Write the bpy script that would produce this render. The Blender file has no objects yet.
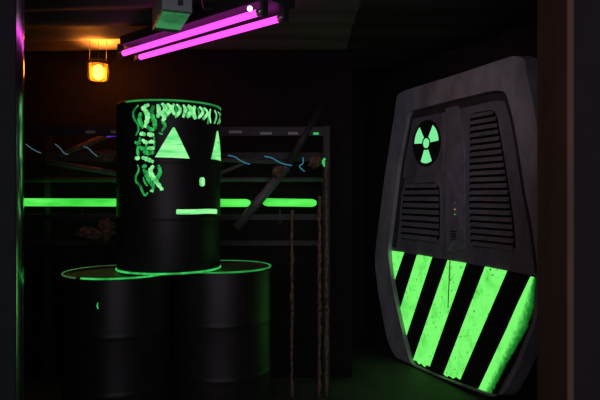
import bpy, bmesh, math, random
from mathutils import Vector, Matrix
random.seed(7)
C = bpy.context.scene.collection
F, HX, HY, EYE = 583.0, 300.0, 195.0, 1.297      # 35 mm lens, level camera, eye height in metres

def at(px, py, d):                                # a point of the place seen at (px,py), d metres away
    return Vector(((px-HX)/F*d, d, EYE-(py-HY)/F*d))

# ------------------------------------------------------------------ materials
def mat(name, col, rough=.6, metal=0., noise=0., nscale=12., col2=None, bump=0., spec=.5, stretch=(1,1,1)):
    m = bpy.data.materials.new(name); m.use_nodes = True
    nt = m.node_tree; b = nt.nodes['Principled BSDF']
    b.inputs['Base Color'].default_value = (*col, 1); b.inputs['Roughness'].default_value = rough
    b.inputs['Metallic'].default_value = metal; b.inputs['Specular IOR Level'].default_value = spec
    if noise or bump:
        tc = nt.nodes.new('ShaderNodeTexCoord'); mp = nt.nodes.new('ShaderNodeMapping')
        mp.inputs['Scale'].default_value = stretch
        nt.links.new(tc.outputs['Object'], mp.inputs['Vector'])
        n = nt.nodes.new('ShaderNodeTexNoise'); n.inputs['Scale'].default_value = nscale
        n.inputs['Detail'].default_value = 6; n.inputs['Roughness'].default_value = .65
        nt.links.new(mp.outputs['Vector'], n.inputs['Vector'])
        r = nt.nodes.new('ShaderNodeValToRGB')
        r.color_ramp.elements[0].position = .5-.18; r.color_ramp.elements[1].position = .5+.18
        c2 = col2 or tuple(c*(1-noise) for c in col)
        r.color_ramp.elements[0].color = (*c2, 1); r.color_ramp.elements[1].color = (*col, 1)
        nt.links.new(n.outputs['Fac'], r.inputs['Fac'])
        if noise: nt.links.new(r.outputs['Color'], b.inputs['Base Color'])
        if bump:
            bp = nt.nodes.new('ShaderNodeBump'); bp.inputs['Strength'].default_value = bump
            bp.inputs['Distance'].default_value = .01
            nt.links.new(n.outputs['Fac'], bp.inputs['Height']); nt.links.new(bp.outputs['Normal'], b.inputs['Normal'])
    return m

def glow(name, col, s, lo=1., nscale=20., stretch=(1,1,1), lo_pos=.35, hi_pos=.6, locol=None):
    """fluorescent paint or lamp; the paint coat varies in thickness by noise"""
    m = bpy.data.materials.new(name); m.use_nodes = True
    nt = m.node_tree; b = nt.nodes['Principled BSDF']
    b.inputs['Base Color'].default_value = (col[0]*.3, col[1]*.3, col[2]*.3, 1); b.inputs['Roughness'].default_value = .7
    b.inputs['Emission Color'].default_value = (*col, 1); b.inputs['Emission Strength'].default_value = s
    if lo < 1:
        tc = nt.nodes.new('ShaderNodeTexCoord'); mp = nt.nodes.new('ShaderNodeMapping')
        mp.inputs['Scale'].default_value = stretch
        nt.links.new(tc.outputs['Object'], mp.inputs['Vector'])
        n = nt.nodes.new('ShaderNodeTexNoise'); n.inputs['Scale'].default_value = nscale
        n.inputs['Detail'].default_value = 5; n.inputs['Roughness'].default_value = .6
        nt.links.new(mp.outputs['Vector'], n.inputs['Vector'])
        r = nt.nodes.new('ShaderNodeValToRGB')
        r.color_ramp.elements[0].position = lo_pos; r.color_ramp.elements[1].position = hi_pos
        lc = locol or tuple(c*lo for c in col)
        r.color_ramp.elements[0].color = (*lc, 1); r.color_ramp.elements[1].color = (*col, 1)
        nt.links.new(n.outputs['Fac'], r.inputs['Fac']); nt.links.new(r.outputs['Color'], b.inputs['Emission Color'])
    return m

M = {}
M['wall'] = mat('matt black wall', (.030,.024,.025), .9, noise=.3, nscale=6, bump=.2, spec=.2)
M['backwall'] = mat('flat black wall', (.020,.016,.017), .95, noise=.3, nscale=6, spec=.1)
M['front'] = mat('dark violet painted wall', (.021,.018,.025), .8, noise=.25, nscale=10)
M['jambleft'] = mat('blue grey painted jamb', (.12,.108,.145), .8, noise=.2, nscale=8, spec=.15)
M['jamb'] = mat('brown painted wood', (.24,.12,.085), .7, noise=.45, nscale=5, stretch=(1,1,.25))
M['floor'] = mat('dark concrete floor', (.085,.062,.068), .75, noise=.6, nscale=3, bump=.2)
M['ceiling'] = mat('dark grey ceiling cloth', (.045,.038,.038), .85, noise=.4, nscale=3.5, stretch=(.5,2.5,1), bump=.2, spec=.2)
M['board'] = mat('pale ceiling boards', (.17,.13,.13), .8, noise=.4, nscale=3, stretch=(.6,3,1), bump=.2)
M['polish'] = mat('polished steel', (.75,.75,.76), .16, metal=1)
M['drum'] = mat('black drum paint', (.020,.017,.017), .42, noise=.4, nscale=14, spec=.3)
M['lid'] = mat('worn drum lid', (.10,.075,.075), .5, noise=.5, nscale=8)
M['rim'] = mat('worn steel rim', (.25,.24,.23), .4, metal=.8, noise=.5, nscale=25)
M['door'] = mat('grey sci-fi door paint', (.60,.58,.62), .6, noise=.45, nscale=7, stretch=(1,1,.5), bump=.15)
M['doorin'] = mat('grey recessed panel paint', (.33,.32,.36), .6, noise=.5, nscale=8, stretch=(1,1,.5), bump=.15)
M['ridge'] = mat('grey console paint', (.36,.355,.41), .5, noise=.4, nscale=10)
M['vent'] = mat('grey louvre paint', (.32,.31,.32), .6, noise=.4, nscale=12)
M['ventback'] = mat('black vent cavity', (.012,.011,.012), .9, spec=.1)
M['gasket'] = mat('dark grey rubber', (.085,.08,.09), .8, noise=.4, nscale=9, spec=.2)
M['black'] = mat('black paint', (.032,.027,.027), .8, spec=.15)
M['rack'] = mat('dark steel rack', (.030,.026,.026), .6, noise=.5, nscale=20)
M['pipe'] = mat('grey steel pipe', (.15,.16,.15), .5, metal=.1, noise=.5, nscale=14)
M['plate'] = mat('pale plate', (.4,.42,.4), .6)
M['rust'] = mat('mottled rust', (.30,.18,.12), .85, noise=1, nscale=55, col2=(.012,.010,.009), bump=.6)
M['housing'] = mat('dark lamp housing', (.03,.03,.032), .5)
M['cap'] = mat('metal tube cap', (.5,.5,.5), .3, metal=.9)
M['box'] = mat('pale grey plastic', (.36,.42,.42), .3, noise=.15, nscale=9)
M['diffuser'] = glow('green lit plastic', (.04,.24,.085), .9, .45, 7, (1,1,1), .36, .6)  # emission put in to give the box underside its green
M['cable'] = mat('dark cable', (.12,.10,.13), .5)
M['lampmetal'] = mat('dark lamp metal', (.06,.05,.04), .5, metal=.4)
M['yellow'] = mat('yellow plastic', (.6,.5,.03), .3)

G = (.16,1.,.20)
M['stripe'] = glow('fluorescent green stripe paint', (.19,.96,.16), 1., .3, 11, (1,1,.7), .30, .50, locol=(.10,.72,.09))
def specks(m, sc=55, lo=.30, hi=.37):
    nt = m.node_tree; b = nt.nodes['Principled BSDF']; src = b.inputs['Emission Color'].links[0].from_socket
    tc = next(n for n in nt.nodes if n.type == 'TEX_COORD'); n = nt.nodes.new('ShaderNodeTexNoise')
    n.inputs['Scale'].default_value = sc; n.inputs['Detail'].default_value = 3; nt.links.new(tc.outputs['Object'], n.inputs['Vector'])
    rp = nt.nodes.new('ShaderNodeValToRGB'); e = rp.color_ramp.elements
    e[0].position = lo; e[0].color = (.05,.10,.08,1); e[1].position = hi; e[1].color = (1,1,1,1)
    nt.links.new(n.outputs['Fac'], rp.inputs['Fac'])
    mx = nt.nodes.new('ShaderNodeMix'); mx.data_type = 'RGBA'; mx.blend_type = 'MULTIPLY'; mx.inputs[0].default_value = 1
    nt.links.new(src, mx.inputs[6]); nt.links.new(rp.outputs['Color'], mx.inputs[7]); nt.links.new(mx.outputs[2], b.inputs['Emission Color'])
specks(M['stripe'])
def shaded_paint():  # emission dims towards the outer edge, painting in its shade
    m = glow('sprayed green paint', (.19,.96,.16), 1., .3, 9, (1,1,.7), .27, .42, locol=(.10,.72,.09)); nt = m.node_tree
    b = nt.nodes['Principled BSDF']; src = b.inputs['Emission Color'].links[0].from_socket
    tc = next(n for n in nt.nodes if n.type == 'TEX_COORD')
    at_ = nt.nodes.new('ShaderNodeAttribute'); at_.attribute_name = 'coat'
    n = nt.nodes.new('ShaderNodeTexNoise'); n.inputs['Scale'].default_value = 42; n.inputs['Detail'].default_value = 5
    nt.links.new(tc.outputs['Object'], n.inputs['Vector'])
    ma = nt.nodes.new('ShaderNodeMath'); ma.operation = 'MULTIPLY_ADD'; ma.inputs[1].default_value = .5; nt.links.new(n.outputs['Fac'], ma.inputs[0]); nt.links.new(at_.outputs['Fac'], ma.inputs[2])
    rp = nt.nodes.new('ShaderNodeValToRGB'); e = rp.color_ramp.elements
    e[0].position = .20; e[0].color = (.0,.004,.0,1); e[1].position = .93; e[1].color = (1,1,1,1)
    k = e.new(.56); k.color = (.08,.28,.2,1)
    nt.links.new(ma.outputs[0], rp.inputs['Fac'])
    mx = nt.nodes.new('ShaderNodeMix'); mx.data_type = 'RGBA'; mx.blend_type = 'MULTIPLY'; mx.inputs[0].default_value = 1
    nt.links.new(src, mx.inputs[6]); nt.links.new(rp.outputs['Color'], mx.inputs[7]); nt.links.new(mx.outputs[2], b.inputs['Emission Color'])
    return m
M['stripecoat'] = shaded_paint()
M['stripefade'] = glow('thin worn green paint', (.06,.62,.08), .55, .0, 15, (1,1,.6), .40, .72, locol=(.002,.03,.004))  # dimmer glow painted where the stripe edge turns into shade
M['eye'] = glow('fluorescent pale green paint', (.34,1.,.36), 1., .5, 22, (.25,.25,2.6), .38, .58, locol=(.10,.72,.18))
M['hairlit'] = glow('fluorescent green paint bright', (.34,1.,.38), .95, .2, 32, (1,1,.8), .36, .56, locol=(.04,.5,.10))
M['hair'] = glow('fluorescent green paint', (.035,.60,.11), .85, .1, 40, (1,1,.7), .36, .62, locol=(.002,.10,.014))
M['rimglow'] = glow('green paint on rim', (.05,.72,.13), .9, .3, 14, (1,1,1), .36, .6, locol=(.015,.30,.045))
M['rimdim'] = glow('thin green paint on rim', (.03,.42,.08), .8, .3, 10, (1,1,1), .34, .62, locol=(.012,.16,.03))
M['rimfaint'] = glow('worn green paint on rim', (.06,.20,.06), .75, .3, 10, (1,1,1), .34, .62, locol=(.03,.07,.03))
M['tubegreen'] = glow('glowing green tube', (.13,.96,.12), 1., .6, 16, (.25,1,1), .36, .66, locol=(.03,.66,.04))
M['tubetip'] = glow('green tube tip', (.22,1.,.16), .9)
M['uv'] = glow('blacklight tube glow', (1.,.07,.86), 1.7)
M['led'] = glow('white violet indicator', (.7,.65,1.), 6.)
M['bulb'] = glow('hot bulb', (1.,.45,.07), 65.)
M['emblem'] = glow('fluorescent emblem green', (.22,.92,.36), .9)
M['ledb'] = glow('blue led', (.03,.14,.35), .8); M['ledo'] = glow('orange led', (.9,.35,.08), .9); M['ledg'] = glow('green led', (.05,.55,.12), .9)
M['wire'] = glow('blue fluorescent wire', (.05,.30,.46), .55); M['wiredim'] = glow('blue grey fluorescent wire', (.09,.20,.27), .5)
M['violet'] = glow('violet fluorescent wire', (.09,.03,.42), 1.)
def glassmat():
    m = bpy.data.materials.new('amber ribbed glass'); m.use_nodes = True; nt = m.node_tree
    b = nt.nodes['Principled BSDF']; out = nt.nodes['Material Output']
    b.inputs['Base Color'].default_value = (.9,.3,.03,1); b.inputs['Roughness'].default_value = .3
    b.inputs['Emission Color'].default_value = (1.,.30,.025,1); b.inputs['Emission Strength'].default_value = 1.3
    t = nt.nodes.new('ShaderNodeBsdfTransparent'); t.inputs['Color'].default_value = (1.,.55,.12,1)
    x = nt.nodes.new('ShaderNodeMixShader'); x.inputs['Fac'].default_value = .45
    nt.links.new(t.outputs[0], x.inputs[1]); nt.links.new(b.outputs[0], x.inputs[2]); nt.links.new(x.outputs[0], out.inputs['Surface'])
    return m
M['amber'] = glassmat()

# ------------------------------------------------------------------ object helpers (parts are built in world metres, their thing's base is subtracted)
def thing(name, label, cat, loc=(0,0,0), group=None):
    o = bpy.data.objects.new(name, None); C.objects.link(o); o.location = loc; o.empty_display_size = .1
    o['label'] = label; o['category'] = cat
    if group: o['group'] = group
    return o
def base_of(o):
    v = Vector((0,0,0))
    while o: v += Vector(o.location); o = o.parent
    return v
def obj(name, bm, m, parent=None, smooth=False, label=None, bevel=0., loc=None):
    me = bpy.data.meshes.new(name)
    bmesh.ops.recalc_face_normals(bm, faces=bm.faces[:])
    off = base_of(parent) if parent else Vector(loc or (0,0,0))
    bm.transform(Matrix.Translation(-off)); bm.to_mesh(me); bm.free()
    o = bpy.data.objects.new(name, me); C.objects.link(o); me.materials.append(M[m] if isinstance(m, str) else m)
    if parent: o.parent = parent
    else: o.location = off
    if smooth:
        for p in me.polygons: p.use_smooth = True
    if bevel:
        b = o.modifiers.new('bevel', 'BEVEL'); b.width = bevel; b.segments = 3; b.limit_method = 'ANGLE'; b.angle_limit = math.radians(35)
    if label: o['label'] = label
    return o
def tag(o, label, cat, group=None, kind=None):
    o['label'] = label; o['category'] = cat
    if group: o['group'] = group
    if kind: o['kind'] = kind
    return o
def struct(name, bm, m, label=None, **k):
    o = obj(name, bm, m, **k); o['kind'] = 'structure'
    o['label'] = label or name.replace('_', ' '); o['category'] = name.split('_')[0]
    return o

def box(bm, c, s, rot=None):
    g = bmesh.ops.create_cube(bm, size=1)['verts']
    mt = Matrix.Translation(c) @ (rot.to_4x4() if rot else Matrix()) @ Matrix.Diagonal((*s, 1))
    bmesh.ops.transform(bm, matrix=mt, verts=g); return g
def bar(bm, a, b, w, h):                       # rectangular bar from a to b
    a, b = Vector(a), Vector(b); d = b-a
    box(bm, (a+b)/2, (w, h, d.length), d.to_track_quat('Z', 'Y').to_matrix())
def smooth_pts(P, n=6):
    P = [Vector(p) for p in P]
    if len(P) < 3: return P
    out = []
    for i in range(len(P)-1):
        p0, p1, p2, p3 = P[max(i-1,0)], P[i], P[i+1], P[min(i+2,len(P)-1)]
        for k in range(n):
            t = k/n
            out.append(.5*((2*p1)+(p2-p0)*t+(2*p0-5*p1+4*p2-p3)*t*t+(3*p1-p0-3*p2+p3)*t**3))
    return out+[P[-1]]
def tube(bm, P, r, seg=12, radii=None):
    P = [Vector(p) for p in P]; rings = []
    up = None
    for i, p in enumerate(P):
        t = (P[min(i+1,len(P)-1)]-P[max(i-1,0)]).normalized()
        if up is None: up = t.orthogonal().normalized()
        up = (up - t*up.dot(t)).normalized(); s = t.cross(up)
        rr = radii[i] if radii else r
        rings.append([bm.verts.new(p+(up*math.cos(a)+s*math.sin(a))*rr) for a in [2*math.pi*k/seg for k in range(seg)]])
    for A, B in zip(rings, rings[1:]):
        for k in range(seg): bm.faces.new((A[k], A[(k+1)%seg], B[(k+1)%seg], B[k]))
    bm.faces.new(rings[0][::-1]); bm.faces.new(rings[-1])
def lathe(bm, c, prof, seg=96, cap0=False, cap1=False, close=False):
    rings = [[bm.verts.new((c[0]+r*math.cos(2*math.pi*k/seg), c[1]+r*math.sin(2*math.pi*k/seg), c[2]+z)) for k in range(seg)] for r, z in prof]
    prs = list(zip(rings, rings[1:]))
    if close: prs.append((rings[-1], rings[0]))
    for A, B in prs:
        for k in range(seg): bm.faces.new((A[k], A[(k+1)%seg], B[(k+1)%seg], B[k]))
    if cap0: bm.faces.new(rings[0][::-1])
    if cap1: bm.faces.new(rings[-1])
def torus_arc(bm, c, R, r, a0, a1, n=90, seg=10):
    full = abs(a1-a0) >= 2*math.pi-1e-6; cnt = n if full else n+1; rings = []
    for i in range(cnt):
        a = a0+(a1-a0)*i/n
        rings.append([bm.verts.new((c[0]+(R+r*math.cos(b))*math.cos(a), c[1]+(R+r*math.cos(b))*math.sin(a), c[2]+r*math.sin(b))) for b in [2*math.pi*k/seg for k in range(seg)]])
    prs = list(zip(rings, rings[1:]))+([(rings[-1], rings[0])] if full else [])
    for A, B in prs:
        for k in range(seg): bm.faces.new((A[k], B[k], B[(k+1)%seg], A[(k+1)%seg]))
    if not full: bm.faces.new(rings[0]); bm.faces.new(rings[-1][::-1])
def NB(): return bmesh.new()

# ------------------------------------------------------------------ the door plane (the right wall)
X0, D0, K = 1.038, 3.98, .437                    # wall line  X = X0 - K (Y - D0)
Tn = math.hypot(K, 1); TU = Vector((K/Tn, -1/Tn, 0)); NW = Vector((-1/Tn, -K/Tn, 0))   # along the wall towards us; out of the wall
FRONT = .10                                      # the plane fitted above is the door's front face
ORG = Vector((X0, D0, 0)) - NW*FRONT             # a point of the wall surface
def DW(u, z, w): return ORG + TU*u + Vector((0,0,z)) + NW*w
def DP(px, py, w=FRONT):                         # (px,py) -> door coordinates u, z on the plane w in front of the wall
    r = Vector(((px-HX)/F, 1, -(py-HY)/F)); o = Vector((0,0,EYE)); q = ORG+NW*w
    t = (q-o).dot(NW)/r.dot(NW); p = o+r*t
    return ((p-ORG).dot(TU), p.z)
def chaikin(P, n=2):
    for _ in range(n):
        Q = []
        for i in range(len(P)):
            a, b = P[i], P[(i+1)%len(P)]
            Q += [(a[0]*.75+b[0]*.25, a[1]*.75+b[1]*.25), (a[0]*.25+b[0]*.75, a[1]*.25+b[1]*.75)]
        P = Q
    return P
def rounded(P, f=.12):                           # clip each corner by a small cut then smooth
    Q = []
    for i in range(len(P)):
        p = Vector(P[i]); a = Vector(P[i-1]); b = Vector(P[(i+1)%len(P)])
        la, lb = (a-p).length, (b-p).length; c = min(f, la*.4, lb*.4)
        A = p+(a-p).normalized()*c; B = p+(b-p).normalized()*c
        for t in (0,.25,.5,.75,1): Q.append(tuple((1-t)**2*A+2*t*(1-t)*p+t*t*B))
    return Q
def dprism(bm, P, w0, w1, hole=None, inset=0.):
    """prism standing on the wall from w0 to w1; inset pulls the front outline in for sloping sides"""
    def loop(Q, w): return [bm.verts.new(DW(u, z, w)) for u, z in Q]
    def edges(vs): return [bm.edges.new((vs[i], vs[(i+1)%len(vs)])) for i in range(len(vs))]
    c = (sum(p[0] for p in P)/len(P), sum(p[1] for p in P)/len(P))
    def ins(Q, s):
        R = []
        for p in Q:
            v = Vector((c[0]-p[0], c[1]-p[1])); R.append((p[0]+v.x/max(v.length,1e-6)*s, p[1]+v.y/max(v.length,1e-6)*s))
        return R
    b, t = loop(P, w0), loop(ins(P, inset), w1)
    n = len(P)
    for i in range(n): bm.faces.new((b[i], b[(i+1)%n], t[(i+1)%n], t[i]))
    if hole:
        hb, ht = loop(ins(hole, -0), w0), loop(ins(hole, -inset), w1); k = len(hole)
        for i in range(k): bm.faces.new((hb[i], ht[i], ht[(i+1)%k], hb[(i+1)%k]))
        E = [e for vs in (t, ht) for e in [bm.edges.get((vs[i], vs[(i+1)%len(vs)])) for i in range(len(vs))]]
        bmesh.ops.triangle_fill(bm, use_beauty=True, edges=E)
        E = [e for vs in (b, hb) for e in [bm.edges.get((vs[i], vs[(i+1)%len(vs)])) for i in range(len(vs))]]
        bmesh.ops.triangle_fill(bm, use_beauty=True, edges=E)
    else:
        bm.faces.new(t); bm.faces.new(b[::-1])

# ------------------------------------------------------------------ setting
CEIL = 2.32; BACK = 4.14
bm = NB(); box(bm, (0,2.6,-.03), (7,7,.06)); struct('floor', bm, 'floor', 'dark concrete floor')
bm = NB()                                        # the ceiling cloth sags in shallow folds across the room
n1, n2 = 40, 220; g = []
for j in range(n2+1):
    y = 1.9+(5.4-1.9)*j/n2; row = []
    for i in range(n1+1):
        x = -2.9+5.6*i/n1
        z = CEIL+(.019+.012*max(-1,min(1,-1.3*(x+.9))))*math.sin((y-3.80)*2*math.pi/.29+.5*math.sin(x*2.3+3))+.006*math.sin(y*9+x*2.1)
        row.append(bm.verts.new((x,y,z)))
    g.append(row)
for j in range(n2):
    for i in range(n1): bm.faces.new((g[j][i], g[j][i+1], g[j+1][i+1], g[j+1][i]))
e = bmesh.ops.extrude_face_region(bm, geom=bm.faces[:])['geom']
bmesh.ops.translate(bm, vec=(0,0,.12), verts=[v for v in e if isinstance(v, bmesh.types.BMVert)])
ce = struct('ceiling', bm, 'ceiling', 'dark ceiling with shallow folds and paler boards over the drums', smooth=False)
ce.data.materials.append(M['board'])
for p in ce.data.polygons:
    if p.center.x < .31 and p.center.y > 2.2: p.material_index = 1  # paler tone added so the lamp glow shows; the rest stays dark
bm = NB(); box(bm, (-1.23,BACK+.06,1.2), (3.2,.12,2.4)); struct('wall_back', bm, 'backwall', 'black back wall behind the pipe rack')
bm = NB(); box(bm, (.31,4.73,1.2), (.12,1.18-.12+.0,2.4)); struct('wall_recess', bm, 'wall', 'black side of the dark recess')
bm = NB(); box(bm, (.75,5.32,1.2), (1.0,.12,2.4)); struct('wall_far', bm, 'wall', 'black far wall of the recess')
bm = NB(); box(bm, (-2.76,3.1,1.2), (.12,2.2,2.4)); struct('wall_left', bm, 'wall', 'black left wall')
bm = NB(); a = ORG-TU*1.55-NW*.06; b = ORG+TU*2.15-NW*.06
box(bm, (a+b)/2+Vector((0,0,1.2)), ((b-a).length,.12,2.4), Matrix((TU, -NW, (0,0,1))).transposed()); struct('wall_right', bm, 'wall', 'black right wall behind the armoured door')
# the doorway we look through
JR, JL, Y1, Y2 = .827, -.972, 1.80, 2.03
bm = NB(); box(bm, (JR+.02+.9,(Y1+Y2)/2,1.3), (1.8,Y2-Y1-.02,2.6)); struct('wall_front_right', bm, 'front', 'dark violet wall right of the doorway')
bm = NB(); box(bm, (JR+.009,(Y1+Y2)/2,1.3), (.022,Y2-Y1,2.6)); struct('trim_1', bm, 'jamb', 'brown right jamb of the doorway', bevel=.004)
bm = NB(); box(bm, (JL-.02-.9,(Y1+Y2)/2,1.3), (1.8,Y2-Y1-.02,2.6)); struct('wall_front_left', bm, 'front', 'dark violet wall left of the doorway')
bm = NB(); box(bm, (JL-.0085,(Y1+1.989)/2,1.3), (.022,1.989-Y1,2.6)); struct('trim_2', bm, 'jambleft', 'dark left jamb of the doorway', bevel=.004)
bm = NB(); P = [Vector((-.969,1.992,0))]; n = 24      # gently bowed steel edge strip
for k in range(n):
    a = math.radians(5-27*k/(n-1)); P.append(P[-1]+Vector((math.sin(a), math.cos(a), 0))*.085/n)
P += [P[-1]+Vector((-.05,0,0)), P[0]+Vector((-.05,0,0))]
A = [bm.verts.new(p) for p in P]; B = [bm.verts.new(p+Vector((0,0,2.6))) for p in P]
for k in range(len(P)): bm.faces.new((A[k],A[(k+1)%len(P)],B[(k+1)%len(P)],B[k]))
bm.faces.new(A[::-1]); bm.faces.new(B)
struct('trim_3', bm, 'polish', 'polished metal edge strip of the left jamb')

# ------------------------------------------------------------------ drums
R, H0 = .284, .886
def drum(name, label, group, cx, cy, z0, H=.886):
    t = thing(name, label, 'barrel', (cx,cy,z0), group)
    c = (cx,cy,z0)
    prof = [(R-.012,.004),(R-.002,.012)]
    def hoop(z): return [(R,z-.022),(R+.001,z-.014),(R+.003,z-.005),(R+.0035,z),(R+.003,z+.005),(R+.001,z+.014),(R,z+.022)]
    prof += [(R,.02)]+hoop(.293)+hoop(.587)+[(R,H-.02),(R-.002,H-.008),(R-.008,H-.004)]
    bm = NB(); lathe(bm, c, prof, 112, cap0=True); body = obj('body', bm, 'drum', t, True)
    bm = NB(); lathe(bm, c, [(R-.004,H-.006),(R-.012,H-.016),(R-.045,H-.018),(R-.055,H-.013),(R-.09,H-.012),(.001,H-.012)], 112); obj('lid', bm, 'lid', t, True)
    bm = NB(); torus_arc(bm, (cx,cy,z0+H-.005), R, .0045, 0, 2*math.pi, 112); rim = obj('rim', bm, 'rim', t, True)
    bm = NB(); torus_arc(bm, (cx,cy,z0+.006), R, .0045, 0, 2*math.pi, 112); foot = obj('bottom_rim', bm, 'rim', t, True)
    return t, body, rim, foot
LB = (-.987, 3.17); RB = (-.457, 3.405); TB = (at(169.3,0,3.27).x, 3.27)
dl, dlb, dlr, _ = drum('steel_drum', 'black steel drum on the floor, left one of the lower pair', 'stacked black drums', LB[0], LB[1], 0)
dr, drb, drr, _ = drum('steel_drum', 'black steel drum on the floor, right one of the lower pair, side lit green', 'stacked black drums', RB[0], RB[1], 0)
dt, dtb, dtr, dtf = drum('steel_drum', 'black steel drum with a glowing green painted face, standing on two others', 'stacked black drums', TB[0], TB[1], H0, .903)
H = H0; HT = H0+.903
rad = math.radians
def rim_paint(parent, c, z, a0, a1, m, label, r=.0078):
    bm = NB(); torus_arc(bm, (c[0],c[1],z), R, r, rad(a0), rad(a1), 100, 10); obj('rim_paint', bm, m, parent, True, label)
rim_paint(dlr, LB, H-.005, -112, 8, 'rimglow', 'green paint on the front of the rim', .0048)
rim_paint(dlr, LB, H-.005, 60, 242, 'rimfaint', 'faint green paint on the back of the rim', .0047)
rim_paint(drr, RB, H-.005, -140, 100, 'rimdim', 'thin green paint on the rim', .0048)
rim_paint(dtr, TB, HT-.005, -128, 22, 'rimdim', 'green paint on the upper rim', .0048)
rim_paint(dtf, TB, H+.006, -190, 14, 'rimglow', 'green paint on the lower rim', .0052)

# paint on the drum side: follow the sight line to the drum, then lay the coat on the steel
def cyl(px, py, c=TB, r=R+.0012):
    dx = (px-HX)/F; fx, fy = -c[0], -c[1]
    A = dx*dx+1; B = 2*(fx*dx+fy); D = B*B-4*A*(fx*fx+fy*fy-r*r)
    t = (-B-math.sqrt(max(D,0)))/(2*A)
    return (math.atan2(t-c[1], t*dx-c[0]), EYE-(py-HY)/F*t)
def hoopr(z):                                     # radius of the steel at height z of the upper drum
    z -= H; r = R
    for q in (.293,.587):
        d = abs(z-q)
        if d < .022: r = max(r, R+.0035*(0.5+0.5*math.cos(math.pi*d/.022)))
    return r
def cp(a, z, off=.0018, c=TB): rr = hoopr(z)+off; return Vector((c[0]+rr*math.cos(a), c[1]+rr*math.sin(a), z))
def stroke(bm, pts, wpx, off=.0018, taper=True, n=6):
    P = [Vector((*cyl(*p), 0)) for p in pts]; P = [Vector((p.x*R, p.y, 0)) for p in P]
    P = smooth_pts(P, n); w0 = wpx*3.0/F/2; L = []; Rr = []
    for i, p in enumerate(P):
        t = (P[min(i+1,len(P)-1)]-P[max(i-1,0)]).normalized(); s = Vector((-t.y, t.x, 0))
        k = i/(len(P)-1)
        w = w0*(((.35+.65*math.sin(math.pi*min(max(k,.06),.94))**.6)*(1+.18*math.sin(i*2.1+pts[0][0]))) if taper else (.72 if i in (0,len(P)-1) else 1))
        L.append(p+s*w); Rr.append(p-s*w)
    lv = [bm.verts.new(cp(q.x/R, q.y, off)) for q in L]; rv = [bm.verts.new(cp(q.x/R, q.y, off)) for q in Rr]
    for i in range(len(P)-1): bm.faces.new((lv[i], rv[i], rv[i+1], lv[i+1]))
def quadpatch(bm, a, b, c_, d, n=14, off=.0018):   # corners in pixels a-b bottom, c-d top (c over b, d over a)
    A, B, Cc, Dd = [Vector(cyl(*p)) for p in (a,b,c_,d)]; g = []
    for j in range(n+1):
        l = A.lerp(Dd, j/n); r = B.lerp(Cc, j/n)
        g.append([bm.verts.new(cp(*(l.lerp(r, i/n)), off)) for i in range(n+1)])
    for j in range(n):
        for i in range(n): bm.faces.new((g[j][i], g[j][i+1], g[j+1][i+1], g[j+1][i]))
bm = NB(); quadpatch(bm, (155,157.2), (189.5,158.6), (174.6,127.5), (172.8,127.5)); obj('painted_eye', bm, 'eye', dtb, True, 'pale green triangle eye')
bm = NB(); quadpatch(bm, (211,159), (221.4,161.3), (218,131), (216.8,131)); obj('painted_eye', bm, 'eye', dtb, True, 'narrow pale green triangle eye at the drum edge')
bm = NB(); bm.faces.new([bm.verts.new(cp(*cyl(202.1+2.7*math.copysign(abs(math.cos(a))**.6, math.cos(a)), 181.8+4.5*math.copysign(abs(math.sin(a))**.6, math.sin(a))))) for a in [2*math.pi*k/28 for k in range(28)]])
obj('painted_nose', bm, 'hairlit', dtb, True, 'small pale green nose mark')
bm = NB(); stroke(bm, [(176.2,211.8),(185,211.9),(196,211.7),(208,211.2),(217,211.6)], 5., taper=False); obj('painted_mouth', bm, 'eye', dtb, True, 'flat pale green mouth bar')
hl, hd = [], []
def hs(lst, *a):
    bm = NB(); stroke(bm, *a); lst.append(bm)
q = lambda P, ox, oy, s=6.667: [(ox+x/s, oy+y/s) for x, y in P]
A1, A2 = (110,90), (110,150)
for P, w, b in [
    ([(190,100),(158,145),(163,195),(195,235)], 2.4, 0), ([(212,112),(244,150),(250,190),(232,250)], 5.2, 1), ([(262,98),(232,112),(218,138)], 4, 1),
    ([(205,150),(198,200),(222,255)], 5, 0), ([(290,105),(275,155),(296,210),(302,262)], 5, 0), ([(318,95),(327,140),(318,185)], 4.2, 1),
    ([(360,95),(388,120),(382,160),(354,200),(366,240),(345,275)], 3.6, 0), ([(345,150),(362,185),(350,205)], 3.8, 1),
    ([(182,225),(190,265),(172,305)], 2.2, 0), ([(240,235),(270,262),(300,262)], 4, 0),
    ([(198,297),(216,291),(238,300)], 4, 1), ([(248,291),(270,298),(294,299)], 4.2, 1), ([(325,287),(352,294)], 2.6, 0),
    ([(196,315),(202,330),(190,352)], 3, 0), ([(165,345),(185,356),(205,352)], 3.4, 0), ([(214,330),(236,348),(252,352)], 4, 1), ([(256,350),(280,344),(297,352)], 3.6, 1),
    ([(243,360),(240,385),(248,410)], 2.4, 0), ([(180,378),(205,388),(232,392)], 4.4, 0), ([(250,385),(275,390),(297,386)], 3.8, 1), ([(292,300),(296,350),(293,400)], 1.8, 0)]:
    hs(hl if b else hd, q(P, *A1), w, .0022 if b else .0017)
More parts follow.
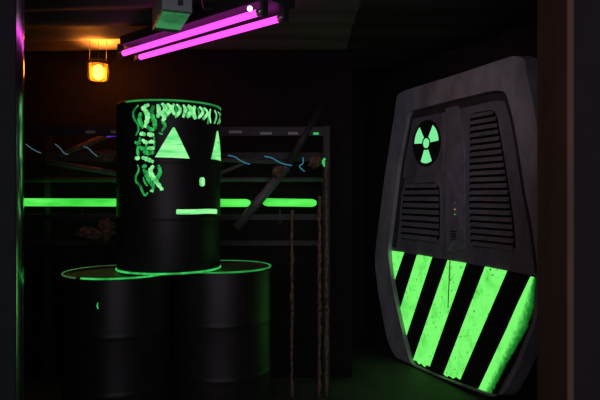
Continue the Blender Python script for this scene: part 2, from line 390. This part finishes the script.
for P, w, b in [
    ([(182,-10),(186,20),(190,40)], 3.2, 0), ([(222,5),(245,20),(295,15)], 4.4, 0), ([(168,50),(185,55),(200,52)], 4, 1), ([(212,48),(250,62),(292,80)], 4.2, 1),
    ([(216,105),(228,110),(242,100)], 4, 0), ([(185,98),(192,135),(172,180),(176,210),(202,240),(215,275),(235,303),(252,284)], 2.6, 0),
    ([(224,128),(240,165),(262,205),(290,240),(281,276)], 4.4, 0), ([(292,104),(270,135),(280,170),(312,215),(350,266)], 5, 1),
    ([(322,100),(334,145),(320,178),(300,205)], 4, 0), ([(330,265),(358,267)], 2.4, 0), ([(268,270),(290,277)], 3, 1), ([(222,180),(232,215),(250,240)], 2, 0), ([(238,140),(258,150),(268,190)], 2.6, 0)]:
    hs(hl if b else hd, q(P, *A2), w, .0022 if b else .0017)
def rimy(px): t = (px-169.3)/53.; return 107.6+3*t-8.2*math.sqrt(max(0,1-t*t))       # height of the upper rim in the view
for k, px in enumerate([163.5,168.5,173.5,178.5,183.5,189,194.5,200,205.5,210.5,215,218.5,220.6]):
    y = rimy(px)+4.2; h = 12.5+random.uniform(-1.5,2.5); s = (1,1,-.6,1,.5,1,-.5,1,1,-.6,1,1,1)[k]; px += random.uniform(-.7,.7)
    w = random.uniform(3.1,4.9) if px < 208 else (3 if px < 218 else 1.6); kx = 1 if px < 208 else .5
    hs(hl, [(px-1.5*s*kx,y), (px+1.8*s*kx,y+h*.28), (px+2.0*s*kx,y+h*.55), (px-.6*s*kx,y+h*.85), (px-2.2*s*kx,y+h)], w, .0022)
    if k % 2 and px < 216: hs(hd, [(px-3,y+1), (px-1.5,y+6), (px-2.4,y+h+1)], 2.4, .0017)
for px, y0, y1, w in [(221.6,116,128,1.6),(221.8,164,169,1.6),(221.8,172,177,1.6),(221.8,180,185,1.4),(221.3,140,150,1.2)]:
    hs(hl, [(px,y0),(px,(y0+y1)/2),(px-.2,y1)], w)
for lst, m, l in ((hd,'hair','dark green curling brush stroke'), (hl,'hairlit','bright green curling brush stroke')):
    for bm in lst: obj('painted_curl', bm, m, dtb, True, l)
bm = NB()
P = [Vector((*cyl(x,y,LB),0)) for x,y in [(97.8,302.5),(97.2,306),(98.2,309)]]
vs = []
for i, p in enumerate(P):
    w = [.002,.0045,.0025][i]/R
    vs.append([bm.verts.new((LB[0]+(R+.0018)*math.cos(p.x+s*w), LB[1]+(R+.0018)*math.sin(p.x+s*w), p.y)) for s in (-1,1)])
for A, B in zip(vs, vs[1:]): bm.faces.new((A[0],A[1],B[1],B[0]))
obj('paint_drip', bm, 'rimglow', dlb, True, 'small green paint drip')

# ------------------------------------------------------------------ armoured door on the right wall
door = thing('armoured_door', 'large grey science-fiction door with hazard stripes, vents and radiation emblem', 'door', DW(0,0,0))
outer_px = [(393,118),(396.5,93),(405,89),(460,71.5),(514,53.5),(525,56),(530.5,85),(536,112),(541.5,150),(547,200),(548,240),(546,272),(539,318),(522,364),(503,400),(452,383),(396,361),(387,343),(378.5,300),(373.6,262),(376,238),(384,175)]
inner_px = [(405.5,130),(408.5,112.5),(455,101.2),(492,92.2),(504.5,93),(512,120),(517,150),(523,190),(530,225),(535,260),(536.5,278),(531.5,322),(516,360),(496.5,397),(452,381),(411.5,364.5),(404.5,340),(397,306),(391.5,278),(388.5,251),(393,215),(399,165)]
OUT = rounded([DP(*p) for p in outer_px], .09); INN = rounded([DP(*p) for p in inner_px], .07)
OUT = [(u, max(z, .0)) for u, z in OUT]
RW = .062                                        # front of the recessed leaf
bm = NB(); dprism(bm, OUT, 0.002, FRONT, hole=INN, inset=.012); frame = obj('door_frame', bm, 'door', door, bevel=.006)
bm = NB(); dprism(bm, INN, 0.002, RW); leaf = obj('door_leaf', bm, 'doorin', door, label='recessed grey leaf')
bm = NB(); n = len(INN); zc_ = [DP(460,262)[1]][0]; uc = sum(p[0] for p in INN)/n
PX = rounded([(x, y) for x, y in inner_px], 8)     # same number of points as INN
sel = [i for i in range(n) if PX[i][1] < 250+.18*(PX[i][0]-391)]
k0 = next(i for i in range(n) if i in sel and (i-1) % n not in sel); order = [(k0+j) % n for j in range(len(sel))]
In = []
for i in order:
    a, b = Vector(INN[i-1]), Vector(INN[(i+1) % n]); t = (b-a).normalized(); nn = Vector((-t.y, t.x))
    if nn.dot(Vector((uc, 1.35))-Vector(INN[i])) < 0: nn = -nn
    In.append(tuple(Vector(INN[i])+nn*.048))
A = [[bm.verts.new(DW(*INN[i], w)) for i in order] for w in (RW-.004, RW+.012)]; B = [[bm.verts.new(DW(*q_, w)) for q_ in In] for w in (RW-.004, RW+.001)]
for j in range(len(order)-1):
    bm.faces.new((A[1][j],A[1][j+1],B[1][j+1],B[1][j])); bm.faces.new((A[0][j],A[0][j+1],B[0][j+1],B[0][j]))
    bm.faces.new((A[0][j],A[0][j+1],A[1][j+1],A[1][j])); bm.faces.new((B[0][j],B[0][j+1],B[1][j+1],B[1][j]))
bm.faces.new((A[0][0],A[1][0],B[1][0],B[0][0])); bm.faces.new((A[0][-1],A[1][-1],B[1][-1],B[0][-1]))
obj('gasket', bm, 'gasket', door, label='dark band around the recessed leaf')  # dark strip standing in for the recess shadow
# hazard panel and stripes
bd = lambda L, w: [DP(x, y, w) for x, y in L]
haz = bd([(389,250.2),(447,259.8),(504,270),(535.5,276.5),(531,322),(515.5,360),(496,395.5),(452,380),(412.5,363.5),(405,340),(397.5,306),(392,278)], RW+.004)
bm = NB(); dprism(bm, haz, RW-.004, RW+.004); hz = obj('hazard_panel', bm, 'black', door, label='black lower panel')
for k, L in enumerate([[(390.5,250.6),(404,252.4),(391.8,288),(391.2,280)], [(417,254.7),(432,257.2),(405,339.5),(398.8,312),(400,309)],
          [(447.6,260),(466.2,263.2),(429.5,366.6),(427,364.8),(424.5,367),(421,363.4),(419,364.4),(416,360.6),(413,360.2)], [(485,266.6),(507,270.8),(460,379.6),(456,377),(453,378.6),(449,375.6),(447,376.8),(443.5,374.2)]]):
    bm = NB(); dprism(bm, bd(L, RW+.006), RW+.002, RW+.0065); obj('stripe', bm, 'stripe', hz, label='glowing green slanted stripe')
    if k == 0:
        bm = NB(); dprism(bm, bd([(389.3,252),(391.0,251),(391.6,281),(391.6,287.6),(390.6,277)], RW+.006), RW+.002, RW+.006); obj('worn_paint', bm, 'stripefade', hz)  # shade painted along the left edge of the stripe
    if k == 1:
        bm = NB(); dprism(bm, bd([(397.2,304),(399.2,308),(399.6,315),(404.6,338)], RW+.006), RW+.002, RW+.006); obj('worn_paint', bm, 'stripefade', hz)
def shaded_coat(rows, label):                            # rows: left edge, end of full glow, outer edge painted as shade, from top to bottom
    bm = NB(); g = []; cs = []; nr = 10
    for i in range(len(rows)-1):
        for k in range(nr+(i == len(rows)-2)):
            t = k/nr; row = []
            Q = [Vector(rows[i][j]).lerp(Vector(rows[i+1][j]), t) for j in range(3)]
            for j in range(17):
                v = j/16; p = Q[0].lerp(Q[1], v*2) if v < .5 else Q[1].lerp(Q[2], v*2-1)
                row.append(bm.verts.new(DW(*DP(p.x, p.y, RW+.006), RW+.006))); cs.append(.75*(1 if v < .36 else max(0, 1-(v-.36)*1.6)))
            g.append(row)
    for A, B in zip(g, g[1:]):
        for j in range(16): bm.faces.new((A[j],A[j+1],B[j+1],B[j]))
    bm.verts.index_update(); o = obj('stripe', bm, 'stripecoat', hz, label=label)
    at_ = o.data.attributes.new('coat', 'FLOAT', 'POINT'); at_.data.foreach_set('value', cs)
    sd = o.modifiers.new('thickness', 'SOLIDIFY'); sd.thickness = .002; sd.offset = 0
shaded_coat([[(530.5,276.5),(533.5,277),(535.4,277.6)],[(517,305),(524,308),(534.2,306)],[(507,328),(515,331),(527.8,328)],[(492,360),(500,362.5),(507,364)],[(478,390),(485,392),(491.5,394.5)]], 'glowing green slanted stripe, thin at its outer edge')
bm = NB(); dprism(bm, bd([(449.5,260.4),(450.3,260.6),(448.3,308),(447.5,308)], RW+.008), RW+.002, RW+.0085); obj('seam', bm, 'black', hz)
# vents: a raised surround, a black cavity and slats
def vent(px, rows, label):
    P = rounded(bd(px, RW), .035)
    c = (sum(p[0] for p in P)/len(P), sum(p[1] for p in P)/len(P))
    sc = lambda k: [(c[0]+(u-c[0])*k, c[1]+(z-c[1])*(1-(1-k)*.5)) for u, z in P]
    bm = NB(); dprism(bm, sc(1.07), RW-.003, RW+.006, hole=sc(1.0)); v = obj('vent', bm, 'doorin', door, label=label, bevel=.003)
    bm = NB(); dprism(bm, sc(1.01), RW-.002, RW+.001); obj('vent_back', bm, 'ventback', v)
    zs = [p[1] for p in P]; z0, z1 = min(zs), max(zs); n = len(P)
    for i in range(rows):
        zc = z0+(z1-z0)*(i+.5)/rows; hh = (z1-z0)/rows
        us = []
        for k in range(n):
            a, b = P[k], P[(k+1)%n]
            if (a[1]-zc)*(b[1]-zc) < 0: us.append(a[0]+(b[0]-a[0])*(zc-a[1])/(b[1]-a[1]))
        if len(us) < 2: continue
        ua, ub = min(us)+.016, max(us)-.016
        bm = NB(); S = [(0,-hh*.28,.001),(0,-hh*.30,.018),(0,hh*.02,.014),(0,hh*.34,.003),(0,hh*.34,.001)]
        A = [bm.verts.new(DW(ua, zc+s[1], RW+s[2])) for s in S]; B = [bm.verts.new(DW(ub, zc+s[1], RW+s[2])) for s in S]
        m = len(S)
        for k in range(m): bm.faces.new((A[k],A[(k+1)%m],B[(k+1)%m],B[k]))
        bm.faces.new(A); bm.faces.new(B[::-1]); obj('slat', bm, 'vent', v)
vent([(403.5,192),(407,184),(436,182),(440,188),(440.5,215),(440,240.5),(401,239),(401.5,214)], 9, 'short louvred vent under the emblem')
vent([(470.5,117),(473.5,113),(494,109.5),(498,118),(504,152),(510,190),(514.5,222),(516.5,250),(471,246.5),(469.5,205),(470,150)], 21, 'tall louvred vent')
# raised spine and hexagonal console between the vents
bm = NB(); dprism(bm, bd([(446.5,108),(459,105),(465.5,150),(465.5,250),(446.5,254)], RW), RW-.004, RW+.010, inset=.004); obj('spine', bm, 'ridge', door, bevel=.004)
hexp = bd([(448.4,172),(462.8,197),(462.8,230),(448.4,252)], RW+.010)
bm = NB(); dprism(bm, hexp, RW+.004, RW+.024, inset=.006); con = obj('console', bm, 'ridge', door, label='raised angular console', bevel=.003)
hex2 = bd([(450,186),(460.3,200.5),(460.3,228),(450,243)], RW+.024)
bm = NB(); dprism(bm, hex2, RW+.018, RW+.030, inset=.004); obj('console_cover', bm, 'doorin', con, bevel=.002)
for px, py, m, l in [(455,203,'ledb','blue indicator'),(455,209.4,'ledo','orange indicator'),(455,214.4,'ledg','green indicator')]:
    u, z = DP(px, py, RW+.03); bm = NB()
    bmesh.ops.create_uvsphere(bm, u_segments=12, v_segments=8, radius=.0042); bm.transform(Matrix.Translation(DW(u, z, RW+.031))); obj('indicator', bm, m, con, True, l)
bm = NB()
for k in range(4): dprism(bm, bd([(451,231+k*2.6),(456,231+k*2.5),(456,232+k*2.5),(451,232+k*2.6)], RW+.03), RW+.028, RW+.0335)
obj('console_grille', bm, 'ventback', con)
# panel seams on the leaf, as raised plates
bm = NB(); dprism(bm, rounded(bd([(408.5,131),(411,119),(444.5,112),(444.5,175),(402.5,178.5)], RW), .03), RW-.004, RW+.006, inset=.004); plate = obj('emblem_plate', bm, 'doorin', door, bevel=.003)
# radiation emblem
eu, ez = DP(426.3,143.2, RW+.008)
ER = .172
bm = NB(); dprism(bm, [(eu+ER*math.cos(2*math.pi*k/64), ez+ER*math.sin(2*math.pi*k/64)) for k in range(64)], RW+.003, RW+.009); em = obj('emblem', bm, 'black', door, label='round black radiation emblem')
def sector(a0, a1, r0, r1):
    n = 14; A = [rad(a0+(a1-a0)*k/n) for k in range(n+1)]
    return [(eu+r1*math.cos(a), ez+r1*math.sin(a)) for a in A]+[(eu+r0*math.cos(a), ez+r0*math.sin(a)) for a in A[::-1]]
for c0 in (-90, 30, 150):
    bm = NB(); dprism(bm, sector(c0-27, c0+27, .052, .148), RW+.007, RW+.0105); obj('emblem_blade', bm, 'emblem', em, label='glowing green blade')
bm = NB(); dprism(bm, [(eu+.036*math.cos(2*math.pi*k/32), ez+.036*math.sin(2*math.pi*k/32)) for k in range(32)], RW+.007, RW+.0105); obj('emblem_centre', bm, 'emblem', em, label='glowing green centre')

# ------------------------------------------------------------------ twin blacklight fixture under the ceiling
ZT = 2.17; td = lambda px, py: at(px, py, (ZT-EYE)*F/(HY-py))
A1_, B1_, A2_, B2_ = td(122,53.8), td(261.5,11.6), td(138.6,57.6), td(282.5,17.8)
fx = thing('blacklight_fixture', 'twin purple blacklight tube fixture hanging under the ceiling', 'light', (*((A1_+B2_)/2).xy, CEIL-.03))
ax = ((B1_-A1_)+(B2_-A2_)).normalized(); perp = Vector((-ax.y, ax.x, 0))
mid = (A1_+A2_+B1_+B2_)/4; Ln = (B1_-A1_).length
ROT = Matrix((ax, perp, Vector((0,0,1)))).transposed()
bm = NB(); box(bm, mid+ax*.05+Vector((0,0,.068)), (Ln+.03,.20,.055), ROT); obj('housing', bm, 'housing', fx, bevel=.006)
for s in (-.38,.38): bm = NB(); box(bm, mid+ax*s+Vector((0,0,.110)), (.04,.06,.040), ROT); obj('bracket', bm, 'housing', fx)
for a, b in ((A1_,B1_),(A2_,B2_)):
    bm = NB(); d = (b-a).normalized(); tube(bm, [a+d*.02, b-d*.02], .017, 24); o = obj('blacklight_tube', bm, 'uv', fx, True, 'glowing magenta tube')
    for e, f_ in ((a,d),(b,-d)): bm = NB(); tube(bm, [e-f_*.012, e+f_*.022], .0185, 20); obj('tube_cap', bm, 'cap', o, True)
    for e, s in ((a,-1),(b,1)):
        bm = NB(); box(bm, e+d*s*.018+Vector((0,0,.02)), (.02,.036,.085), ROT); obj('tube_holder', bm, 'housing', fx, bevel=.003)
p = td(249.5,8.5); p = p+Vector((0,0,.02)); bm = NB(); bmesh.ops.create_uvsphere(bm, u_segments=16, v_segments=12, radius=.012); 
bm.transform(Matrix.Translation(at(249.8,8.6,p.y-.03))); obj('indicator_lamp', bm, 'led', fx, True, 'small white violet light')

# pale box under the ceiling, left of the fixture
ZB = 2.12; bb = lambda px, py: at(px, py, (ZB-EYE)*F/(HY-py))
n0, n1_, f1, f0 = bb(162,9.3), bb(192.5,12.2), bb(179.6,32.8), bb(151.8,31)
cen = (n0+n1_+f1+f0)/4; ay = ((f0-n0)+(f1-n1_)).normalized(); axx = Vector((ay.y,-ay.x,0))
wB = ((n1_-n0).dot(axx)+(f1-f0).dot(axx))/2; lB = ((f0-n0).dot(ay)+(f1-n1_).dot(ay))/2
RB_ = Matrix((axx, ay, Vector((0,0,1)))).transposed()
bx = thing('hanging_box', 'pale grey box with green underside hanging from the ceiling beside the purple tubes', 'box', (cen.x, cen.y, CEIL-.03))
bm = NB(); box(bm, cen+Vector((0,0,.055)), (wB, lB, .11), RB_); bbody = obj('box_body', bm, 'box', bx, bevel=.006)
bm = NB(); box(bm, cen-ay*.02+Vector((0,0,-.001)), (wB*.9, lB*.72, .006), RB_); obj('diffuser', bm, 'diffuser', bx, label='green glowing underside panel', bevel=.002)
bm = NB(); box(bm, cen+Vector((0,0,.055))-ay*(lB/2+.006)+axx*.012, (.02,.018,.06), RB_); obj('latch', bm, 'housing', bx, bevel=.003)
bm = NB(); box(bm, cen+Vector((0,0,.15)), (.07,.16,.10), RB_); obj('bracket', bm, 'housing', bx)
for k, (px, py) in enumerate([(153.6,18.8),(156.4,23.6)]):
    pp = bb(px, py); bm = NB(); bmesh.ops.create_uvsphere(bm, u_segments=12, v_segments=8, radius=.007); bm.transform(Matrix.Translation(cen-axx*(wB/2)+ay*((pp-cen).dot(ay))+Vector((0,0,.012+.0*k)))); obj('button', bm, 'yellow', bx, True, 'small yellow button')  # solid yellow dots stand in for reflections of the orange lamp
bm = NB(); s = cen+axx*(wB/2-.002)-ay*(lB/2-.05)+Vector((0,0,.08))
e_ = mid+ax*.30+Vector((0,0,.075))-perp*.106
tube(bm, smooth_pts([s, s+axx*.05+Vector((0,0,.02)), (s+e_)/2+Vector((0,0,.035)), e_-ax*.05+Vector((0,0,.005))-perp*.012, e_], 8), .0035, 8)
obj('power_cable', bm, 'cable', bx, True, 'thin dark cable')

# ------------------------------------------------------------------ orange caged lamp under the ceiling
lc = at(98.3,71.5,3.84); lx, ly = lc.x, lc.y
lamp = thing('caged_lamp', 'small glowing orange jar lamp in a wire cage below the ceiling', 'lamp', (lx, ly, CEIL-.03))
bm = NB(); lathe(bm, (lx,ly,lc.z), [(.030,-.060),(.048,-.056),(.053,-.045),(.056,0),(.057,.045),(.053,.056)], 40, cap0=True); obj('glass_jar', bm, 'amber', lamp, True, 'glowing amber glass')
bm = NB(); bmesh.ops.create_uvsphere(bm, u_segments=24, v_segments=16, radius=.038); bm.transform(Matrix.Translation((lx,ly,lc.z-.004))@Matrix.Diagonal((1,1,1.3,1))); obj('bulb', bm, 'bulb', lamp, True)
bm = NB()
for k in range(6):
    a = 2*math.pi*k/6+.3; c_, s_ = math.cos(a), math.sin(a)
    tube(bm, smooth_pts([(lx+.063*c_,ly+.063*s_,lc.z+.058),(lx+.065*c_,ly+.065*s_,lc.z),(lx+.058*c_,ly+.058*s_,lc.z-.055),(lx+.012*c_,ly+.012*s_,lc.z-.068)],5), .0022, 6)
torus_arc(bm, (lx,ly,lc.z+.052), .063, .003, 0, 2*math.pi, 40, 6); torus_arc(bm, (lx,ly,lc.z+.030), .0645, .002, 0, 2*math.pi, 40, 6)
obj('cage', bm, 'lampmetal', lamp, True)
bm = NB(); tube(bm, [(lx,ly,lc.z+.036),(lx,ly,lc.z+.066)], .009, 20); obj('socket', bm, 'lampmetal', lamp, True)
bm = NB(); lathe(bm, (lx,ly,lc.z), [(.060,.046),(.063,.046),(.063,.070),(.060,.070)], 40, close=True); obj('collar', bm, 'lampmetal', lamp, True)
for k in range(3):
    a = 2*math.pi*k/3+.9; c_, s_ = math.cos(a), math.sin(a)
    bm = NB(); tube(bm, [(lx+.061*c_,ly+.061*s_,lc.z+.068),(lx+.061*c_,ly+.061*s_,CEIL+.01)], .0012, 8); obj('hanging_wire', bm, 'lampmetal', lamp, True)
bm = NB(); box(bm, (lx,ly,lc.z+.062), (.122,.008,.006)); obj('crossbar', bm, 'lampmetal', lamp)

# ------------------------------------------------------------------ pipe rack along the back wall
YF, YR = 3.80, 4.06                                # front and rear of the rack
rk = thing('pipe_rack', 'dark steel rack of beams and pipes along the back wall', 'rack', (-1.0,3.93,0))
hz_ = lambda y, d: EYE-(y-HY)/F*d
def part(name, fn, m='rack', label=None, smooth=False, parent=rk): bm = NB(); fn(bm); return obj(name, bm, m, parent, smooth, label)
XL, XR = -2.45, at(329,0,3.95).x
for x, y in ((XL,YF+.05),(XL,YR),(-1.75,YR),(-.80,YF+.05),(-.80,YR),(XR-.02,YF+.05),(XR-.02,YR)): part('upright', lambda bm, x=x, y=y: box(bm, (x,y,.875), (.04,.04,1.75)))
for yy, d in ((131.5,YF+.06),(157,YR-.04),(217,YF+.06),(243,YR-.03)):
    z = hz_(yy,d); part('beam', lambda bm, z=z, d=d: box(bm, ((XL+XR)/2,d,z), (XR-XL,.03,.06 if yy < 200 else .035)))
z = hz_(131.5,YF+.04)
for a, b in ((86,95),(111,117),(229,242),(260,272),(288,298)):
    part('plate', lambda bm, a=a, b=b: box(bm, (at((a+b)/2,0,YF+.04).x,YF+.04,hz_(132 if b<250 else 133.4,YF+.04)), ((b-a)/F*YF,.012,.017)), 'plate', 'pale plate on the upper beam')
part('indicator', lambda bm: box(bm, at(316,133.6,YF+.04), (.036,.014,.013)), 'ledg', 'small green light')
def pp(x0,y0,x1,y1,d0,d1,r,label=None,m='pipe'): part('pipe', lambda bm: tube(bm, [at(x0,y0,d0),at(x1,y1,d1)], r, 20), m, label, True)
pp(180,158.3,290,162.5,3.98,3.98,.016); pp(26,180,326,179.4,4.0,4.0,.017); pp(48,162,130,175.5,3.93,3.93,.019)
pp(200,181,262,156.5,3.93,3.93,.011); pp(236,228,287,167,3.83,3.84,.030,'thick slanted pipe'); pp(286,168.5,323,104,3.84,3.88,.026,None,'rack')  # upper length of the slanted pipe coloured darker, as if unlit
pp(60,156,118,131,4.02,4.02,.022,'reddish slanted pipe','rust')
pp(24,153.5,132,154,4.03,4.03,.02,None,'rack')
for y in (215,219.5): part('rail', lambda bm, y=y: bar(bm, at(24,y,YF+.08), at(292,y,YF+.08), .008,.008))
for x in (45,82,280): part('rail_post', lambda bm, x=x: box(bm, at(x,216,YF+.085), (.012,.012,.09)))

# glowing green tubes clipped to the rack
def gtube(a, b, label):
    p0, p1 = at(a,202.2,3.93), at(b,203,3.93); t = thing('glow_tube', label, 'tube light', (p0+p1)/2, 'glowing green tubes')
    n = 26; P = [p0.lerp(p1,k/n) for k in range(n+1)]; e = .03/(p1-p0).length
    P = [p0, p0.lerp(p1,e*.35), p0.lerp(p1,e)]+[q_ for q_ in P[1:-1] if e < (q_-p0).length/(p1-p0).length < 1-e]+[p0.lerp(p1,1-e), p0.lerp(p1,1-e*.35), p1]
    rr = [.012,.021]+[.0265]*(len(P)-4)+[.021,.012]
    bm = NB(); tube(bm, P, .026, 22, rr); obj('tube', bm, 'tubegreen', t, True)
    for k in ((.25,.75) if b-a > 100 else (.72,)):
        bm = NB(); c_ = p0.lerp(p1,k); box(bm, c_+Vector((0,.06,0)), (.03,.08,.035)); obj('clip', bm, 'rack', t)
gtube(8,250.5,'long glowing green tube running behind the face drum'); gtube(263,316.5,'short glowing green tube right of the slanted pipe')
# wires
def wire(pts, d, m, label, group='loose blue wires on the rack', name='loose_wire', cat='wire', r=.0034):
    bm = NB(); P = smooth_pts([at(x,y,d+((i%2)*.012)) for i,(x,y) in enumerate(pts)], 8); tube(bm, P, r, 8)
    tag(obj(name, bm, m, None, True, loc=P[0]), label, cat, group)
wire([(25.5,144),(31,148),(36,151),(41,153)], 3.81, 'wiredim', 'dim blue wire nearest the left door jamb')
wire([(55,144),(60,148),(64,153),(68,154.5)], 3.81, 'wiredim', 'dim blue wire in the middle of the left three')
wire([(83.5,146),(89,149),(93,153),(97.5,156.5)], 3.81, 'wiredim', 'dim blue wire of the left three closest to the face drum')
wire([(228,155.3),(235,157),(242,161.5),(250,164.3)], 3.86, 'wire', 'bright blue wire just right of the face drum')
wire([(264.5,156.4),(272,158),(281,163),(292,165.6)], 3.80, 'wire', 'bright blue wire crossing above the slanted pipe')
wire([(303,157.5),(303,163),(299.5,166.5),(304.5,171.5)], 3.80, 'wire', 'short hooked blue wire near the rack end')
wire([(107,136.6),(112,136),(117.5,135.6)], 3.86, 'violet', 'short violet wire left of the face drum', 'violet wire', r=.0055)
# rusty posts and clumps
def post(x, y0, y1, d, label, r=.012):
    P = []; n = 44; a = at(x,y0,d); b = at(x,min(y1,400),d); b.z = max(b.z,0)
    P = [a.lerp(b,k/n)+Vector((random.uniform(-.003,.003),random.uniform(-.003,.003),0)) for k in range(n+1)]
    bm = NB(); tube(bm, P, r, 10, [r*(.7+.6*random.random()) for _ in P])
    tag(obj('rusty_post', bm, 'rust', None, True, loc=(b.x,b.y,0)), label, 'post', 'thin rusty posts')
post(326.5,160,800,3.76,'thin rusty mottled post at the right end of the rack'); post(319.5,196,800,3.74,'thin rusty mottled post beside the short green tube',.011); post(292,210,800,3.74,'thin rusty mottled post right of the lower drums',.010)
from mathutils import noise as mn
def clump(cx, cy, d, sx, sz, label):
    bm = NB(); bmesh.ops.create_icosphere(bm, subdivisions=4, radius=1); c_ = at(cx,cy,d)
    for v in bm.verts:
        n_ = 1+.55*mn.noise(v.co*2.2+c_*9)+.35*mn.noise(v.co*6+c_*5); v.co = c_+Vector((v.co.x*sx, v.co.y*.03, v.co.z*sz))*n_
    obj('rust_patch', bm, 'rust', rk, True, label)
clump(106,156,3.88,.05,.04,'mottled rust beside the face drum'); clump(106,228,3.86,.05,.07,'mottled rust under the long green tube'); clump(90,233,3.86,.09,.035,'mottled rust under the long green tube')
clump(278,172,3.80,.035,.04,'mottled rust on the slanted pipe'); clump(315,162,3.80,.04,.035,'mottled rust at the rack end')
bm = NB(); bmesh.ops.create_icosphere(bm, subdivisions=3, radius=1); c_ = at(324.5,162.5,3.79)
for v in bm.verts: v.co = c_+Vector((v.co.x*.014, v.co.y*.012, v.co.z*.026))*(1+.5*mn.noise(v.co*2.5))
obj('green_marker', bm, 'ledg', rk, True, 'small glowing green blob')

# ------------------------------------------------------------------ light: dim room behind us, added fill lights, and the lamps above
w = bpy.data.worlds.new('dim hall'); bpy.context.scene.world = w; w.use_nodes = True
w.node_tree.nodes['Background'].inputs['Color'].default_value = (.72,.66,.9,1); w.node_tree.nodes['Background'].inputs['Strength'].default_value = .03
def area(name, loc, target, size, col, e):
    l = bpy.data.lights.new(name, 'AREA'); l.shape = 'DISK'; l.size = size; l.color = col; l.energy = e
    o = bpy.data.objects.new(name, l); C.objects.link(o); o.location = loc
    o.rotation_euler = (Vector(target)-Vector(loc)).to_track_quat('-Z','Y').to_euler(); return o
area('hall_lamp', (.2,-6.5,2.4), (0,4,1.3), 8.5, (.95,.87,1.), 150.)  # added wide fill from behind the camera, no lamp seen there

ds = bpy.data.lights.new('door_spot', 'SPOT'); ds.energy = 6.5; ds.color = (.92,.86,1.); ds.spot_size = math.radians(62); ds.spot_blend = 1.; ds.shadow_soft_size = .08  # added spot that brightens the door, without a visible source
do = bpy.data.objects.new('door_spot', ds); C.objects.link(do); do.location = (.25, 2.25, 2.2)
do.rotation_euler = (Vector((1.0,4.0,1.75))-do.location).to_track_quat('-Z','Y').to_euler()
sp = bpy.data.lights.new('lamp_uplight', 'SPOT'); sp.energy = 85.; sp.color = (1.,.31,.035); sp.spot_size = math.radians(122); sp.spot_blend = .9; sp.shadow_soft_size = .02
so = bpy.data.objects.new('lamp_uplight', sp); C.objects.link(so); so.location = (lx, ly, lc.z+.052); so.rotation_euler = (math.pi,0,0)

# ------------------------------------------------------------------ camera
cd = bpy.data.cameras.new('camera'); co = bpy.data.objects.new('camera', cd); C.objects.link(co)
cd.sensor_width = 36; cd.lens = 36*F/600; cd.shift_y = (HY-200)/600
co.location = (0,0,EYE); co.rotation_euler = (math.pi/2,0,0); cd.clip_start = .05
S = bpy.context.scene; S.camera = co
S.view_settings.view_transform = 'Standard'; S.view_settings.look = 'None'; S.view_settings.exposure = 0; S.view_settings.gamma = 1
S.view_settings.use_curve_mapping = False
